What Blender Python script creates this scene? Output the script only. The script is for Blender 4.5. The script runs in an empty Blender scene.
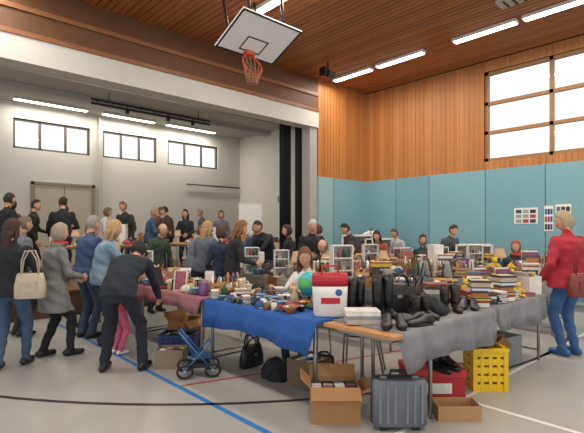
import bpy, math, random
import numpy as np
from mathutils import Vector, Matrix
random.seed(7)
sc=bpy.context.scene
sin,cos,pi,rad=math.sin,math.cos,math.pi,math.radians

# ------------------------------------------------------------ materials
def lin(h):
    h=h.lstrip('#'); o=[]
    for i in (0,2,4):
        c=int(h[i:i+2],16)/255
        o.append(c/12.92 if c<=.04045 else ((c+.055)/1.055)**2.4)
    return (o[0],o[1],o[2],1)
_mc={}
def mat(col,rough=.7,metal=0,var=.12,scale=25,bump=.0,name=None):
    key=(col,rough,metal,var,scale,bump)
    if key in _mc: return _mc[key]
    m=bpy.data.materials.new(name or 'mat_'+col.strip('#')); m.use_nodes=True
    nt=m.node_tree; b=nt.nodes['Principled BSDF']
    b.inputs['Roughness'].default_value=rough; b.inputs['Metallic'].default_value=metal
    tc=nt.nodes.new('ShaderNodeTexCoord'); no=nt.nodes.new('ShaderNodeTexNoise')
    no.inputs['Scale'].default_value=scale; no.inputs['Detail'].default_value=3
    nt.links.new(tc.outputs['Object'],no.inputs['Vector'])
    mx=nt.nodes.new('ShaderNodeMix'); mx.data_type='RGBA'
    c=lin(col)
    mx.inputs[6].default_value=tuple(max(0,x*(1-var)) for x in c[:3])+(1,)
    mx.inputs[7].default_value=tuple(min(1,x*(1+var)) for x in c[:3])+(1,)
    nt.links.new(no.outputs['Fac'],mx.inputs[0]); nt.links.new(mx.outputs[2],b.inputs['Base Color'])
    if bump:
        bp=nt.nodes.new('ShaderNodeBump'); bp.inputs['Strength'].default_value=bump; bp.inputs['Distance'].default_value=.02
        nt.links.new(no.outputs['Fac'],bp.inputs['Height']); nt.links.new(bp.outputs[0],b.inputs['Normal'])
    _mc[key]=m; return m
def cloth(col): return mat(col,.9,0,.22,14,.35)
def plastic(col): return mat(col,.4,0,.05,20)
def metalm(col='#9a9a9a'): return mat(col,.35,.85,.05,20)
def emis(name,col,st):
    m=bpy.data.materials.new(name); m.use_nodes=True; b=m.node_tree.nodes['Principled BSDF']
    b.inputs['Base Color'].default_value=lin(col); b.inputs['Emission Color'].default_value=lin(col); b.inputs['Emission Strength'].default_value=st
    return m
def boards(name,c1,c2,axis,pitch,grain,rough=.5,ridx=0):
    m=bpy.data.materials.new(name); m.use_nodes=True; nt=m.node_tree; b=nt.nodes['Principled BSDF']; b.inputs['Roughness'].default_value=rough
    N=nt.nodes.new; L=nt.links.new
    tc=N('ShaderNodeTexCoord'); sp=N('ShaderNodeSeparateXYZ'); L(tc.outputs['Object'],sp.inputs[0])
    d=N('ShaderNodeMath'); d.operation='DIVIDE'; d.inputs[1].default_value=pitch; L(sp.outputs[axis],d.inputs[0])
    fl=N('ShaderNodeMath'); fl.operation='FLOOR'; L(d.outputs[0],fl.inputs[0])
    wn=N('ShaderNodeTexWhiteNoise'); wn.noise_dimensions='1D'; L(fl.outputs[0],wn.inputs['W'])
    mp=N('ShaderNodeMapping'); s=[14,14,14]; s[grain]=.7; mp.inputs['Scale'].default_value=s; L(tc.outputs['Object'],mp.inputs[0])
    no=N('ShaderNodeTexNoise'); no.inputs['Scale'].default_value=1.2; no.inputs['Detail'].default_value=4; L(mp.outputs[0],no.inputs['Vector'])
    a=N('ShaderNodeMath'); a.operation='MULTIPLY'; a.inputs[1].default_value=.55; L(wn.outputs['Value'],a.inputs[0])
    a2=N('ShaderNodeMath'); a2.operation='MULTIPLY_ADD'; a2.inputs[1].default_value=.6; L(no.outputs['Fac'],a2.inputs[0]); L(a.outputs[0],a2.inputs[2])
    mx=N('ShaderNodeMix'); mx.data_type='RGBA'; mx.inputs[6].default_value=lin(c1); mx.inputs[7].default_value=lin(c2)
    L(a2.outputs[0],mx.inputs[0]); L(mx.outputs[2],b.inputs['Base Color']); return m

# ------------------------------------------------------------ mesh builder
class MB:
    def __init__(s): s.v=[];s.f=[];s.m=[];s.s=[];s.mats=[];s.M=Matrix()
    def mi(s,m):
        if m not in s.mats: s.mats.append(m)
        return s.mats.index(m)
    def add(s,vs,fs,m,smooth=False):
        o=len(s.v); k=s.mi(m); s.v+=[tuple(s.M@Vector(p)) for p in vs]
        for f in fs: s.f.append([i+o for i in f]); s.m.append(k); s.s.append(smooth)
    def box(s,c,sz,m,rz=0,rx=0,ry=0,tp=1):
        R=Matrix.Translation(c)@Matrix.Rotation(rz,4,'Z')@Matrix.Rotation(rx,4,'X')@Matrix.Rotation(ry,4,'Y')
        x,y,z=[a/2 for a in sz]
        vs=[R@Vector(p) for p in [(-x*tp,-y*tp,-z),(x*tp,-y*tp,-z),(x*tp,y*tp,-z),(-x*tp,y*tp,-z),(-x,-y,z),(x,-y,z),(x,y,z),(-x,y,z)]]
        s.add(vs,[(0,3,2,1),(4,5,6,7),(0,1,5,4),(1,2,6,5),(2,3,7,6),(3,0,4,7)],m)
    def b(s,x0,x1,y0,y1,z0,z1,m): s.box(((x0+x1)/2,(y0+y1)/2,(z0+z1)/2),(x1-x0,y1-y0,z1-z0),m)
    def loft(s,rings,m,cap=True,smooth=True):
        n=len(rings[0]); vs=[p for r in rings for p in r]; fs=[]
        for i in range(len(rings)-1):
            for j in range(n):
                k=(j+1)%n; fs.append((i*n+j,i*n+k,(i+1)*n+k,(i+1)*n+j))
        if cap: fs.append(tuple(range(n-1,-1,-1))); fs.append(tuple((len(rings)-1)*n+j for j in range(n)))
        s.add(vs,fs,m,smooth)
    def lathe(s,c,prof,m,n=16,smooth=True):
        c=Vector(c); s.loft([[c+Vector((max(r,.0005)*cos(2*pi*j/n),max(r,.0005)*sin(2*pi*j/n),z)) for j in range(n)] for r,z in prof],m,True,smooth)
    def ell(s,c,r,m,n=12,rz=0,rx=0):
        R=Matrix.Translation(c)@Matrix.Rotation(rz,4,'Z')@Matrix.Rotation(rx,4,'X'); k=max(5,n//2+1)
        rings=[]
        for i in range(k+1):
            t=-pi/2+pi*i/k; q=max(cos(t),.01)
            rings.append([R@Vector((r[0]*q*cos(2*pi*j/n),r[1]*q*sin(2*pi*j/n),r[2]*sin(t))) for j in range(n)])
        s.loft(rings,m)
    def tube(s,pts,rd,m,n=8,closed=False):
        pts=[Vector(p) for p in pts]; rings=[]; N=len(pts)
        if not isinstance(rd,(list,tuple)): rd=[rd]*N
        up=None
        for i in range(N):
            a=pts[(i-1)%N] if (closed or i>0) else pts[i]; b=pts[(i+1)%N] if (closed or i<N-1) else pts[i]
            t=(b-a).normalized()
            if up is None:
                up=Vector((0,0,1)) if abs(t.z)<.9 else Vector((1,0,0))
            u=(up-t*up.dot(t)).normalized(); w=t.cross(u); up=u
            rings.append([pts[i]+u*rd[i]*cos(2*pi*j/n)+w*rd[i]*sin(2*pi*j/n) for j in range(n)])
        if closed: rings.append(rings[0])
        s.loft(rings,m,not closed)
    def caps(s,a,b,ra,rb,m,n=12):
        a=Vector(a);b=Vector(b);t=(b-a).normalized(); pts=[];rd=[]
        for k in (80,55,28): pts.append(a-t*ra*sin(rad(k))); rd.append(ra*cos(rad(k)))
        pts+=[a,a.lerp(b,.5),b]; rd+=[ra,(ra+rb)/2,rb]
        for k in (28,55,80): pts.append(b+t*rb*sin(rad(k))); rd.append(rb*cos(rad(k)))
        s.tube(pts,rd,m,n)
    def mesh(s,name):
        me=bpy.data.meshes.new(name); me.from_pydata(s.v,[],s.f)
        for m in s.mats: me.materials.append(m)
        me.polygons.foreach_set('material_index',s.m); me.polygons.foreach_set('use_smooth',s.s); me.update(); return me
    def obj(s,name,loc=(0,0,0),rz=0,bevel=0):
        return place(s.mesh(name),name,loc,rz,bevel)
def place(me,name,loc,rz=0,bevel=0,sc_=1):
    o=bpy.data.objects.new(name,me); sc.collection.objects.link(o); o.location=loc; o.rotation_euler=(0,0,rz); o.scale=(sc_,)*3
    if bevel:
        bm=o.modifiers.new('bevel','BEVEL'); bm.width=bevel; bm.segments=2; bm.limit_method='ANGLE'; bm.angle_limit=rad(50)
    return o

# ------------------------------------------------------------ people
def d3(a): return Vector((0,sin(a),cos(a)))
def ik(a,t,l1,l2,pole):
    d=t-a; L=min(d.length,(l1+l2)*.998); dn=d.normalized(); x=(l1*l1-l2*l2+L*L)/(2*L); h=math.sqrt(max(0,l1*l1-x*x))
    p=pole-dn*pole.dot(dn); p.normalize(); return a+dn*x+p*h, a+dn*L
def hand(mb,w,dirv,side,m,s=1,curl=.5):
    y=dirv.normalized(); out=Vector((side,0,0)); z=(out-y*out.dot(y)).normalized(); x=y.cross(z)
    if x.y<0: x=-x
    M=Matrix((( x.x,y.x,z.x,w.x),(x.y,y.y,z.y,w.y),(x.z,y.z,z.z,w.z),(0,0,0,1)))
    old=mb.M; mb.M=old@M@Matrix.Scale(s,4)
    rings=[]
    for t,wd,th in ((-.01,.026,.02),(.02,.033,.018),(.055,.041,.015),(.088,.04,.012)):
        rings.append([(wd*cos(q*pi/5),t,th*sin(q*pi/5)) for q in range(10)])
    mb.loft(rings,m)
    for i,(fx,L) in enumerate(((.031,.068),(.011,.078),(-.01,.073),(-.03,.056))):
        p=Vector((fx,.084,0)); a=.2+curl*.5; pts=[p]
        for seg in (.45,.32,.25):
            p=p+Vector((fx*.08*seg,cos(a)*L*seg,-sin(a)*L*seg)); a+=curl*.75; pts.append(p)
        mb.tube(pts,[.0095,.0088,.008,.0055],m,6)
    mb.tube([(.026,.015,0),(.048,.045,-.008),(.056,.07,-.02),(.053,.09,-.028)],[.013,.011,.0095,.006],m,6)
    mb.M=old
def head(mb,M,skin,hair,style,s=1,glasses=False):
    old=mb.M; mb.M=old@M@Matrix.Scale(s,4)
    n,k=22,16; rings=[]
    def pt(x,y,z):
        sx=.074*(1-.28*max(0,-z)**1.3); sy=.094
        yy=y*sy
        if z<-.2 and y>0: yy+=.006
        if z>-.2 and z<.25 and y>.8: yy-=.004
        if y<0 and z<-.3: yy*=1-.35*(-z-.3)
        return Vector((x*sx,yy,z*.115))
    for i in range(k+1):
        t=-pi/2+pi*i/k; q=max(cos(t),.02)
        rings.append([pt(q*cos(2*pi*j/n),q*sin(2*pi*j/n),sin(t)) for j in range(n)])
    mb.loft(rings,skin)
    mb.loft([[(-.008,.086,.018),(.008,.086,.018),(.004,.094,.018),(-.004,.094,.018)],[(-.012,.084,-.012),(.012,.084,-.012),(.007,.108,-.012),(-.007,.108,-.012)],[(-.015,.083,-.024),(.015,.083,-.024),(.009,.106,-.026),(-.009,.106,-.026)]],skin)
    ew=plastic('#e8e4de'); ed=plastic('#2a2018'); lip=mat('#a05a50')
    for e in (-1,1):
        mb.ell((e*.029,.079,.012),(.013,.010,.008),ew,8); mb.ell((e*.029,.087,.012),(.006,.004,.006),ed,8)
        mb.tube([(e*.014,.087,.032),(e*.029,.086,.036),(e*.044,.075,.031)],.003,hair,5)
        mb.ell((e*.074,-.004,-.002),(.010,.017,.028),skin,8,rz=-e*.3)
        if glasses:
            mb.tube([(e*.029+.019*cos(a),.093-.004*abs(cos(a)),.012+.016*sin(a)) for a in [i*pi/5 for i in range(10)]],.002,ed,4,True)
            mb.tube([(e*.048,.088,.014),(e*.076,0,.014)],.002,ed,4)
    mb.ell((0,.085,-.052),(.022,.008,.006),lip,8)
    if hair is not None:
        F=1.11
        def keep(x,y,z):
            if style=='bald': return y<.15 and -.55<z<.25
            if style=='short': return z>.62 or (y<.55 and z>.38) or (y<.12 and z>-.5)
            if style=='cap': return z>.3 or (y<.0 and z>-.5)
            return z>.62 or (y<.5 and z>.3) or (y<.32 and z>-.97)
        nn,kk=24,18; vs=[];fs=[]
        for i in range(kk+1):
            t=-pi/2+pi*i/kk; q=max(cos(t),.02)
            for j in range(nn):
                x,y,z=q*cos(2*pi*j/nn),q*sin(2*pi*j/nn),sin(t)
                f=F+.025*sin(j*2.3+i)+(.05 if style!='short' else 0)
                p=pt(x,y,max(z,-1))
                if style in('bob','long') and z<-.1: p.x=x*.078*(1-.1*abs(z))
                vs.append(Vector((p.x*f,p.y*f-.004,p.z*f+.002)))
        for i in range(kk):
            for j in range(nn):
                t=-pi/2+pi*(i+.5)/kk; q=cos(t)
                if keep(q*cos(2*pi*(j+.5)/nn),q*sin(2*pi*(j+.5)/nn),sin(t)): fs.append((i*nn+j,i*nn+(j+1)%nn,(i+1)*nn+(j+1)%nn,(i+1)*nn+j))
        mb.add(vs,fs,hair,True)
        if style=='cap':
            mb.loft([[( .075*cos(a),.07+.09*sin(a)*t,.052-.012*t) for a in [pi*i/8 for i in range(9)]] for t in (.0,1)],hair,False)
        if style=='long':
            rings=[]
            for t in range(6):
                z=-.02-.050*t; w=.082+.006*sin(t*1.7)-.006*t; dd=.045-.004*t
                rings.append([((w+.004*sin(j*2.1))*cos(2*pi*j/14),-.062+(dd+.006*sin(j*3))*sin(2*pi*j/14)-.002*t,z) for j in range(14)])
            mb.loft(rings,hair)
            for e in (-1,1): mb.tube([(e*.073,.0,.02),(e*.08,-.01,-.08),(e*.082,-.01,-.15),(e*.074,.0,-.21)],[.018,.02,.018,.008],hair,7)
        if style=='bun': mb.ell((0,-.125,.04),(.035,.035,.035),hair,10)
    mb.M=old
SK='#c89a80'
def person(name,loc,face,H=1.7,top='#222630',pants='#23252c',shoes='#1a1a1a',skin=SK,hair='#3a2a20',style='short',lean=0.03,pz=None,py=0,
           hl=None,hr=None,fl=None,fr=None,coat=0,bulk=1.0,fem=False,hp=0.1,hy=0,vox=.02,puff=False,curl=.5,scarf=None,glasses=False,lower_skin=False):
    s=H/1.7; M=MB(); skm=mat(skin,.55,0,.06,30); tm=cloth(top); pm=cloth(pants); sm=plastic(shoes)
    lab=[]; grp=[]
    w=.92 if fem else 1.0
    def cap(a,b,ra,rb,m,g=''): M.caps(a,b,ra,rb,m,12); lab.append((a,b,ra,rb,m)); grp.append(g)
    def L_(a,b,ra,rb,m,g): lab.append((a,b,ra,rb,m)); grp.append(g)
    seated=pz is not None and pz<.7
    if pz is None: pz=.90
    p0=Vector((0,py,pz)); p1=p0+.18*d3(lean*.5); p2=p1+.17*d3(lean*.9); p3=p2+.16*d3(lean*1.05)
    angs=[lean*.3,lean*.5,lean*.9,lean*1.05]
    def ring(c,a,rw,rd,n=18): 
        f=Vector((0,cos(a),-sin(a))); return [c+Vector((1,0,0))*rw*cos(2*pi*j/n)+f*rd*sin(2*pi*j/n) for j in range(n)]
    hw=.165 if not fem else .172
    M.loft([ring(p0-.12*d3(angs[0]),0,.10,.09),ring(p0-.05*d3(angs[0]),angs[0],hw,.118),ring(p0+.05*d3(angs[0]),angs[0],hw*.93,.112)],pm)
    L_(p0-.12*d3(0),p0-.02*d3(0),.10,.10,pm,'P')
    B=bulk; Ba=1+(bulk-1)*.6
    spec=[(p0-.075*d3(lean*.3),angs[0],hw*1.0,.118),(p0+.02*d3(lean*.3),angs[0],hw*.99,.12),(p1,angs[1],.145*w,.108),(p2,angs[2],.168*w,.122),(p3-.07*d3(angs[3]),angs[3],.170*w,.106),(p3-.02*d3(angs[3]),angs[3],.105*w,.076),(p3+.015*d3(angs[3]),angs[3],.058,.058)]
    if puff:
        sp=[]; n=22
        for i in range(n+1):
            u=i/n*4; k=min(int(u),3); f=u-k; a,b=spec[k],spec[k+1]
            rp=1+.07*abs(sin(i*pi/2.0*.9))
            sp.append((a[0].lerp(b[0],f),a[1]*(1-f)+b[1]*f,(a[2]*(1-f)+b[2]*f)*rp,(a[3]*(1-f)+b[3]*f)*rp))
        spec=sp+spec[5:]
    M.loft([ring(c,a,rw*(B if i<len(spec)-2 else 1),rd*(B if i<len(spec)-2 else 1)) for i,(c,a,rw,rd) in enumerate(spec)],tm)
    for e in (-1,1):
        X=Vector((e*.07,0,0)); L_(p0-.03*d3(0)+X,p1+X,.112*B,.10*B,tm,'T'); L_(p1+X,p3-.05*d3(lean)+X,.1*B,.1*B,tm,'T')
    for e,ft in ((-1,fl),(1,fr)):
        hip=p0+Vector((e*.088,0,-.02)); an=Vector(ft) if ft else Vector((e*.095,0,.085))
        kn,an=ik(hip,an,.425,.41,Vector((e*.12,1,.15)))
        cap(hip,kn,.094,.068,pm,'P'); cap(kn,an,.065,.048 if fem else .057,skm if lower_skin else pm)
        a=.12*e; f=Vector((sin(a),cos(a),0))
        gz=an.z-.085
        heel=Vector((an.x,an.y,gz+.045))-f*.045; toe=Vector((an.x,an.y,gz+.038))+f*.145
        cap(heel,toe,.045,.038,sm); M.ell(tuple((an+Vector((0,0,-.03)))),(.045,.05,.05),sm,10); L_(an+Vector((0,0,-.045)),an+Vector((0,0,-.02)),.05,.045,sm,'')
    hem=None
    if coat:
        r=[]
        for t in (0,.25,.5,.75,1):
            c=p0+Vector((0,0,.06-coat*t)); k=1+.16*t
            r.append(ring(c,0,(hw+.012)*B*k,(.122)*B*(k+.04)))
        M.loft(r,tm); hem=p0.z+.06-coat+vox*.6
        for e in (-1,0,1):
            X=Vector((e*.085,0,0)); L_(p0+X+Vector((0,0,.05)),p0+X+Vector((0,0,.06-coat+.03)),.13*B,.15*B,tm,'T')
    elif lean<.45 and not seated: hem=p0.z-.085
    hands=[]
    for e,ht in ((-1,hl),(1,hr)):
        sh=p3-.068*d3(angs[3])+Vector((e*.165*w*(1+(B-1)*.6),0,0)); t=Vector(ht) if ht else sh+Vector((e*.07,.09,-.50))
        el,wr=ik(sh,t,.285,.25,Vector((e*.6,-.7,-.35)))
        cap(sh,el,.057*Ba,.046*Ba,tm); cap(el,wr,.045*Ba,.034*Ba,tm)
        cap(wr-(wr-el).normalized()*.01,wr+(wr-el).normalized()*.03,.027,.024,skm); hands.append((wr,(wr-el).normalized(),e))
    hdir=d3(lean*.8+hp*.5); nk=p3+hdir*.08
    cap(p3-.02*hdir,nk+.02*hdir,.054,.05,skm)
    if scarf:
        scm=cloth(scarf); M.tube([p3+Vector((.085*cos(a),.03+.08*sin(a),.025+.01*sin(2*a))) for a in [i*pi/6 for i in range(12)]],.034,scm,8,True)
        L_(p3+Vector((-.05,.02,.02)),p3+Vector((.05,.02,.02)),.08,.08,scm,'')
    me=M.mesh('tmp'); o=bpy.data.objects.new('tmp',me); sc.collection.objects.link(o)
    rm=o.modifiers.new('r','REMESH'); rm.mode='VOXEL'; rm.voxel_size=vox; rm.use_smooth_shade=True
    sm_=o.modifiers.new('s','SMOOTH'); sm_.iterations=3 if puff else 5; sm_.factor=.5
    dg=bpy.context.evaluated_depsgraph_get(); em=o.evaluated_get(dg).to_mesh()
    nv=len(em.vertices); V=np.empty(nv*3); em.vertices.foreach_get('co',V); V=V.reshape(-1,3)
    faces=[tuple(p.vertices) for p in em.polygons]
    o.evaluated_get(dg).to_mesh_clear(); bpy.data.objects.remove(o)
    V[:,0]+=.004*np.sin(V[:,2]*46+V[:,1]*30); V[:,1]+=.005*np.sin(V[:,2]*38+V[:,0]*34)
    V[:,2]=np.maximum(V[:,2],0.0)
    C=np.array([V[list(f)].mean(0) for f in faces]); best=None; bi=None
    for i,(a,b,ra,rb,m) in enumerate(lab):
        a=np.array(a);b=np.array(b);ab=b-a;t=np.clip(((C-a)@ab)/(ab@ab+1e-9),0,1); dd=np.linalg.norm(C-(a+t[:,None]*ab),axis=1)-(ra+(rb-ra)*t)
        if best is None: best=dd;bi=np.zeros(len(C),int)
        else:
            k=dd<best; best=np.where(k,dd,best); bi=np.where(k,i,bi)
    P=MB(); ids=[P.mi(l[4]) for l in lab]; ti,pi_=P.mi(tm),P.mi(pm)
    ms=[ids[i] for i in bi]
    if hem is not None:
        for q in range(len(ms)):
            g=grp[bi[q]]
            if g=='P' and C[q,2]>hem: ms[q]=ti
            elif g=='T' and C[q,2]<hem: ms[q]=pi_
    P.v=[tuple(x) for x in V]; P.f=[list(f) for f in faces]; P.m=ms; P.s=[True]*len(faces)
    for wr,dv,e in hands: hand(P,wr,dv,e,skm,1.0,curl)
    hc=nk+hdir*.09+Vector((0,.018,0))
    HM=Matrix.Translation(hc)@Matrix.Rotation(hy,4,'Z')@Matrix.Rotation(-(lean*.6+hp),4,'X')
    head(P,HM,skm,mat(hair,.75,0,.3,60,.4) if hair else None,style,1,glasses)
    ob=P.obj(name,loc,rad(face)-pi/2); ob.scale=(s,s,s); return ob

# world frame: +X along the stage wall, +Y towards the stage wall, camera at origin
person('woman_in_dark_jacket',(1.08,5.66,0),55,H=1.62,top='#1f2226',pants='#3f556f',hair='#3c2620',style='long',fem=True,bulk=1.15,coat=.14,vox=.014,fl=(-.1,-.08,.085),fr=(.1,.14,.085),hr=(.16,.24,1.05),shoes='#222222',hy=-.5)
person('woman_in_grey_coat',(1.55,5.82,0),5,H=1.58,top='#787a79',pants='#1c1d21',hair='#9a8e80',style='bob',fem=True,bulk=1.2,coat=.38,vox=.014,scarf='#a83038',hl=(-.12,.30,.98),hr=(.12,.30,1.0),fl=(-.1,-.1,.085),fr=(.1,.16,.085),shoes='#141414',lean=.08,hp=.15)
person('man_in_blue_jacket',(2.16,6.55,0),20,H=1.71,top='#3e4f72',pants='#39465c',hair='#8b8782',style='short',bulk=1.15,vox=.016,lean=.12,hl=(-.14,.36,1.0),hr=(.14,.36,1.0),hp=.3,coat=.1)
person('woman_in_denim_jacket',(2.2,6.0,0),-15,H=1.65,top='#7d97ab',pants='#2c3444',hair='#b0916a',style='long',fem=True,vox=.015,lean=.28,py=-.05,hl=(-.12,.42,.92),hr=(.12,.44,.92),hp=.1,bulk=1.12)
person('man_bending_in_navy_overall',(1.95,4.75,0),44,H=1.68,top='#222934',pants='#1f2430',hair='#15161a',style='cap',vox=.014,lean=1.15,py=-.14,pz=.87,hl=(-.16,.50,.70),hr=(.2,.52,.72),fl=(-.2,-.04,.085),fr=(.2,.02,.085),bulk=1.2,hp=.0,curl=.8)
person('child_in_pink_trousers',(2.15,5.42,0),10,H=1.08,top='#b8455c',pants='#c4607e',hair='#6a4a30',style='bob',fem=True,vox=.018,lean=.1,shoes='#d8d8d8')
person('woman_in_red_puffer_jacket',(6.10,1.70,0),66,H=1.73,top='#a82c3c',pants='#3d5f8d',shoes='#2a5d92',hair='#a8957a',style='bob',fem=True,bulk=1.34,coat=.16,vox=.014,puff=True,hl=(-.27,.14,.90),hr=(.28,.05,.88),hp=.25,lean=.06,hy=.9)
person('seller_in_white_blouse',(3.78,3.78,0),200,H=1.66,top='#dcdcda',pants='#2a3038',hair='#6b4a34',style='long',fem=True,vox=.015,pz=.54,lean=.16,fl=(-.1,.42,.085),fr=(.1,.42,.085),hl=(-.14,.32,.86),hr=(.1,.34,.86),hp=.25,hy=.5)
# people between the stalls
person('woman_with_blonde_hair',(4.08,6.6,0),30,H=1.66,top='#5b6470',pants='#2a2f3a',hair='#a8855c',style='long',fem=True,lean=.18,hl=(-.12,.35,1.),hr=(.12,.36,1.),hy=-.4,bulk=1.1)
person('woman_in_black_cardigan',(4.05,5.75,0),-30,H=1.66,top='#25262b',pants='#30333c',hair='#7b5438',style='long',fem=True,lean=.22,hl=(-.12,.38,1.),hr=(.12,.36,1.),hp=.2,bulk=1.1)
person('woman_in_navy_cardigan',(4.12,6.12,0),70,H=1.56,top='#2a3348',pants='#30333c',hair='#4a3428',style='bob',fem=True,lean=.1,bulk=1.1)
person('man_in_dark_shirt',(5.85,7.1,0),190,H=1.78,top='#22242a',pants='#2a2c33',hair='#2a201a',style='short',lean=.6,py=-.1,hl=(-.14,.5,.9),hr=(.14,.5,.9),bulk=1.15)
person('man_in_black_jacket',(5.9,5.85,0),240,H=1.70,top='#1e1f24',pants='#2a2c33',hair='#b9b4ac',style='short',lean=.12,hr=(.12,.34,1.05),bulk=1.15,hp=.3)
person('woman_in_black_coat',(5.85,6.35,0),150,H=1.60,top='#26272c',pants='#2a2c33',hair='#33261f',style='bob',fem=True,lean=.1,bulk=1.1)
person('man_with_black_hair',(7.52,6.15,0),160,H=1.70,top='#3a3236',pants='#2a2c33',hair='#14110f',style='short',lean=.45,py=-.05,hp=.3,bulk=1.1)
person('seated_woman_in_teal_top',(8.9,5.35,0),215,H=1.72,top='#2c3b42',pants='#2a2c33',hair='#2a1c18',style='bob',fem=True,pz=.58,fl=(-.1,.42,.085),fr=(.1,.42,.085),bulk=1.1)
person('man_in_grey_sweater',(8.85,4.75,0),250,H=1.64,top='#4a4e55',pants='#2a2c33',hair='#3a2a20',style='short',lean=.3,hp=.3,bulk=1.1)
person('man_in_white_shirt',(9.0,6.0,0),170,H=1.56,top='#a8adb0',pants='#2a2c33',hair='#4a4038',style='short',lean=.3,hp=.3)
person('seated_woman_in_red_scarf',(8.75,3.30,0),190,H=1.66,top='#3a4048',pants='#22242a',hair='#9a4a30',style='bob',fem=True,pz=.54,fl=(-.1,.42,.085),fr=(.1,.42,.085),scarf='#a04038',lean=.1,bulk=1.1)
person('seated_woman_in_burgundy_top',(5.75,4.75,0),205,H=1.66,top='#6a2a34',pants='#22242a',hair='#1f1714',style='bob',fem=True,pz=.54,fl=(-.1,.42,.085),fr=(.1,.42,.085),lean=.1,bulk=1.1)
person('man_in_green_fleece',(3.75,7.75,0),-80,H=1.66,top='#3a4a3e',pants='#2a2c33',hair='#5a4a3c',style='bald',lean=.4,bulk=1.1)
person('woman_in_beige_jacket',(7.6,7.25,0),130,H=1.62,top='#8a7a64',pants='#2e3440',hair='#4a3226',style='bob',fem=True,bulk=1.1)
person('woman_in_purple_scarf',(2.3,7.15,0),-5,H=1.62,top='#4a4450',pants='#2a2c33',hair='#5a4638',style='bob',fem=True,scarf='#6a4a7a',lean=.2,bulk=1.15,hp=.3,hl=(-.12,.36,1.),hr=(.12,.36,1.))
person('man_in_light_jacket',(1.5,7.3,0),10,H=1.7,top='#6a6e78',pants='#2a2c33',hair='#6a6058',style='short',lean=.08,bulk=1.15)
person('woman_in_grey_hoodie',(4.2,7.2,0),-10,H=1.62,top='#70747a',pants='#2a2c33',hair='#6a4a34',style='bob',fem=True,lean=.3,hp=.3,bulk=1.12,hl=(-.12,.36,1.),hr=(.12,.36,1.))
person('man_in_blue_shirt',(5.8,7.42,0),260,H=1.66,top='#465a7c',pants='#2a2c33',hair='#5a5048',style='short',lean=.1,bulk=1.12)
person('woman_in_rust_sweater',(7.45,5.45,0),200,H=1.52,top='#8a4a34',pants='#2a2c33',hair='#2a1e18',style='long',fem=True,lean=.35,hp=.2,bulk=1.1,hl=(-.12,.36,1.),hr=(.12,.36,1.))
person('seated_man_in_dark_vest',(5.8,5.35,0),190,H=1.72,top='#2c3034',pants='#22242a',hair='#6a6460',style='bald',pz=.54,fl=(-.1,.42,.085),fr=(.1,.42,.085),lean=.2,hp=.3,bulk=1.15)
person('woman_in_cream_coat',(3.0,7.95,0),-60,H=1.58,top='#b8aa94',pants='#2a2c33',hair='#4a382c',style='bob',fem=True,lean=.1,bulk=1.15,coat=.3)
person('man_in_checked_jacket',(.7,6.5,0),20,H=1.7,top='#4a4440',pants='#2a2e38',hair='#4a4038',style='short',lean=.05,bulk=1.15,coat=.1)
# people up on the stage
SZ=.45
for n,x,y,f,h,t,hc,st in (('man_in_black_coat',1.68,9.35,20,1.72,'#1c1d22','#2a2420','short'),('woman_in_brown_coat',1.98,9.95,200,1.66,'#4a3028','#3a2018','bob'),
    ('man_in_dark_green_jacket',2.33,10.4,-20,1.68,'#252a26','#2c2620','short'),('man_in_charcoal_jacket',2.8,10.0,60,1.76,'#202227','#2a2018','short'),
    ('woman_in_grey_shawl',3.1,10.7,150,1.62,'#4a4a50','#3a2a20','bob'),
    ('woman_in_white_cardigan',4.0,11.0,-20,1.6,'#c8c8c4','#6a5a48','bob'),('man_in_olive_jacket',4.55,10.9,-150,1.76,'#2e3430','#7a5c40','short'),
    ('woman_in_blue_sweater',4.75,10.1,-20,1.58,'#37506a','#a08060','bob'),('man_in_brown_jacket',6.0,11.5,120,1.72,'#453a32','#2a221c','short'),
    ('woman_in_dark_dress',5.9,10.4,220,1.58,'#25262e','#1e1a18','long'),('man_in_grey_jacket',7.4,12.0,170,1.70,'#565a60','#8a8680','short'),
    ('woman_in_lilac_top',7.1,10.6,240,1.6,'#6a6478','#5a3a28','bob'),('man_in_checked_shirt',5.3,10.9,-60,1.66,'#5a3a3a','#4a3a2e','short')):
    person(n,(x,y,SZ),f,H=h,top=t,pants='#23252c',hair=hc,style=st,fem=n.startswith('woman'),vox=.026,bulk=1.12,lean=random.uniform(.05,.3),hp=random.uniform(.05,.35),hy=random.uniform(-.5,.5),hl=random.choice([None,(-.15,.32,1.0)]),hr=random.choice([None,(.15,.32,1.05)]))

# ------------------------------------------------------------ room shell
XR,YS,ZC=10.78,8.42,5.55
X0,Y0=-5.0,-5.0
wood_wall=boards('wood_wall','#9c6030','#c4844a',1,.125,2)
wood_wall_s=boards('wood_wall_stage','#965a2c','#bc7c42',0,.125,2)
wood_ceil=boards('wood_ceiling','#824a28','#b47040',0,.13,1)
dark=mat('#2c1c12',.8)
white=mat('#cbcac5',.8,0,.03,3); whitec=mat('#b2b2ae',.85,0,.03,3)
fl=bpy.data.materials.new('sports_floor'); fl.use_nodes=True; nt=fl.node_tree; bs=nt.nodes['Principled BSDF']
tc=nt.nodes.new('ShaderNodeTexCoord'); no=nt.nodes.new('ShaderNodeTexNoise'); no.inputs['Scale'].default_value=1.3; no.inputs['Detail'].default_value=6
nt.links.new(tc.outputs['Object'],no.inputs['Vector']); mx=nt.nodes.new('ShaderNodeMix'); mx.data_type='RGBA'; mx.inputs[6].default_value=lin('#9e9e9a'); mx.inputs[7].default_value=lin('#aeaeaa')
nt.links.new(no.outputs['Fac'],mx.inputs[0]); nt.links.new(mx.outputs[2],bs.inputs['Base Color']); bs.inputs['Roughness'].default_value=.3
m=MB(); m.b(X0,XR+.3,Y0,YS+.1,-.2,0,fl); m.obj('floor')
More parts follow.
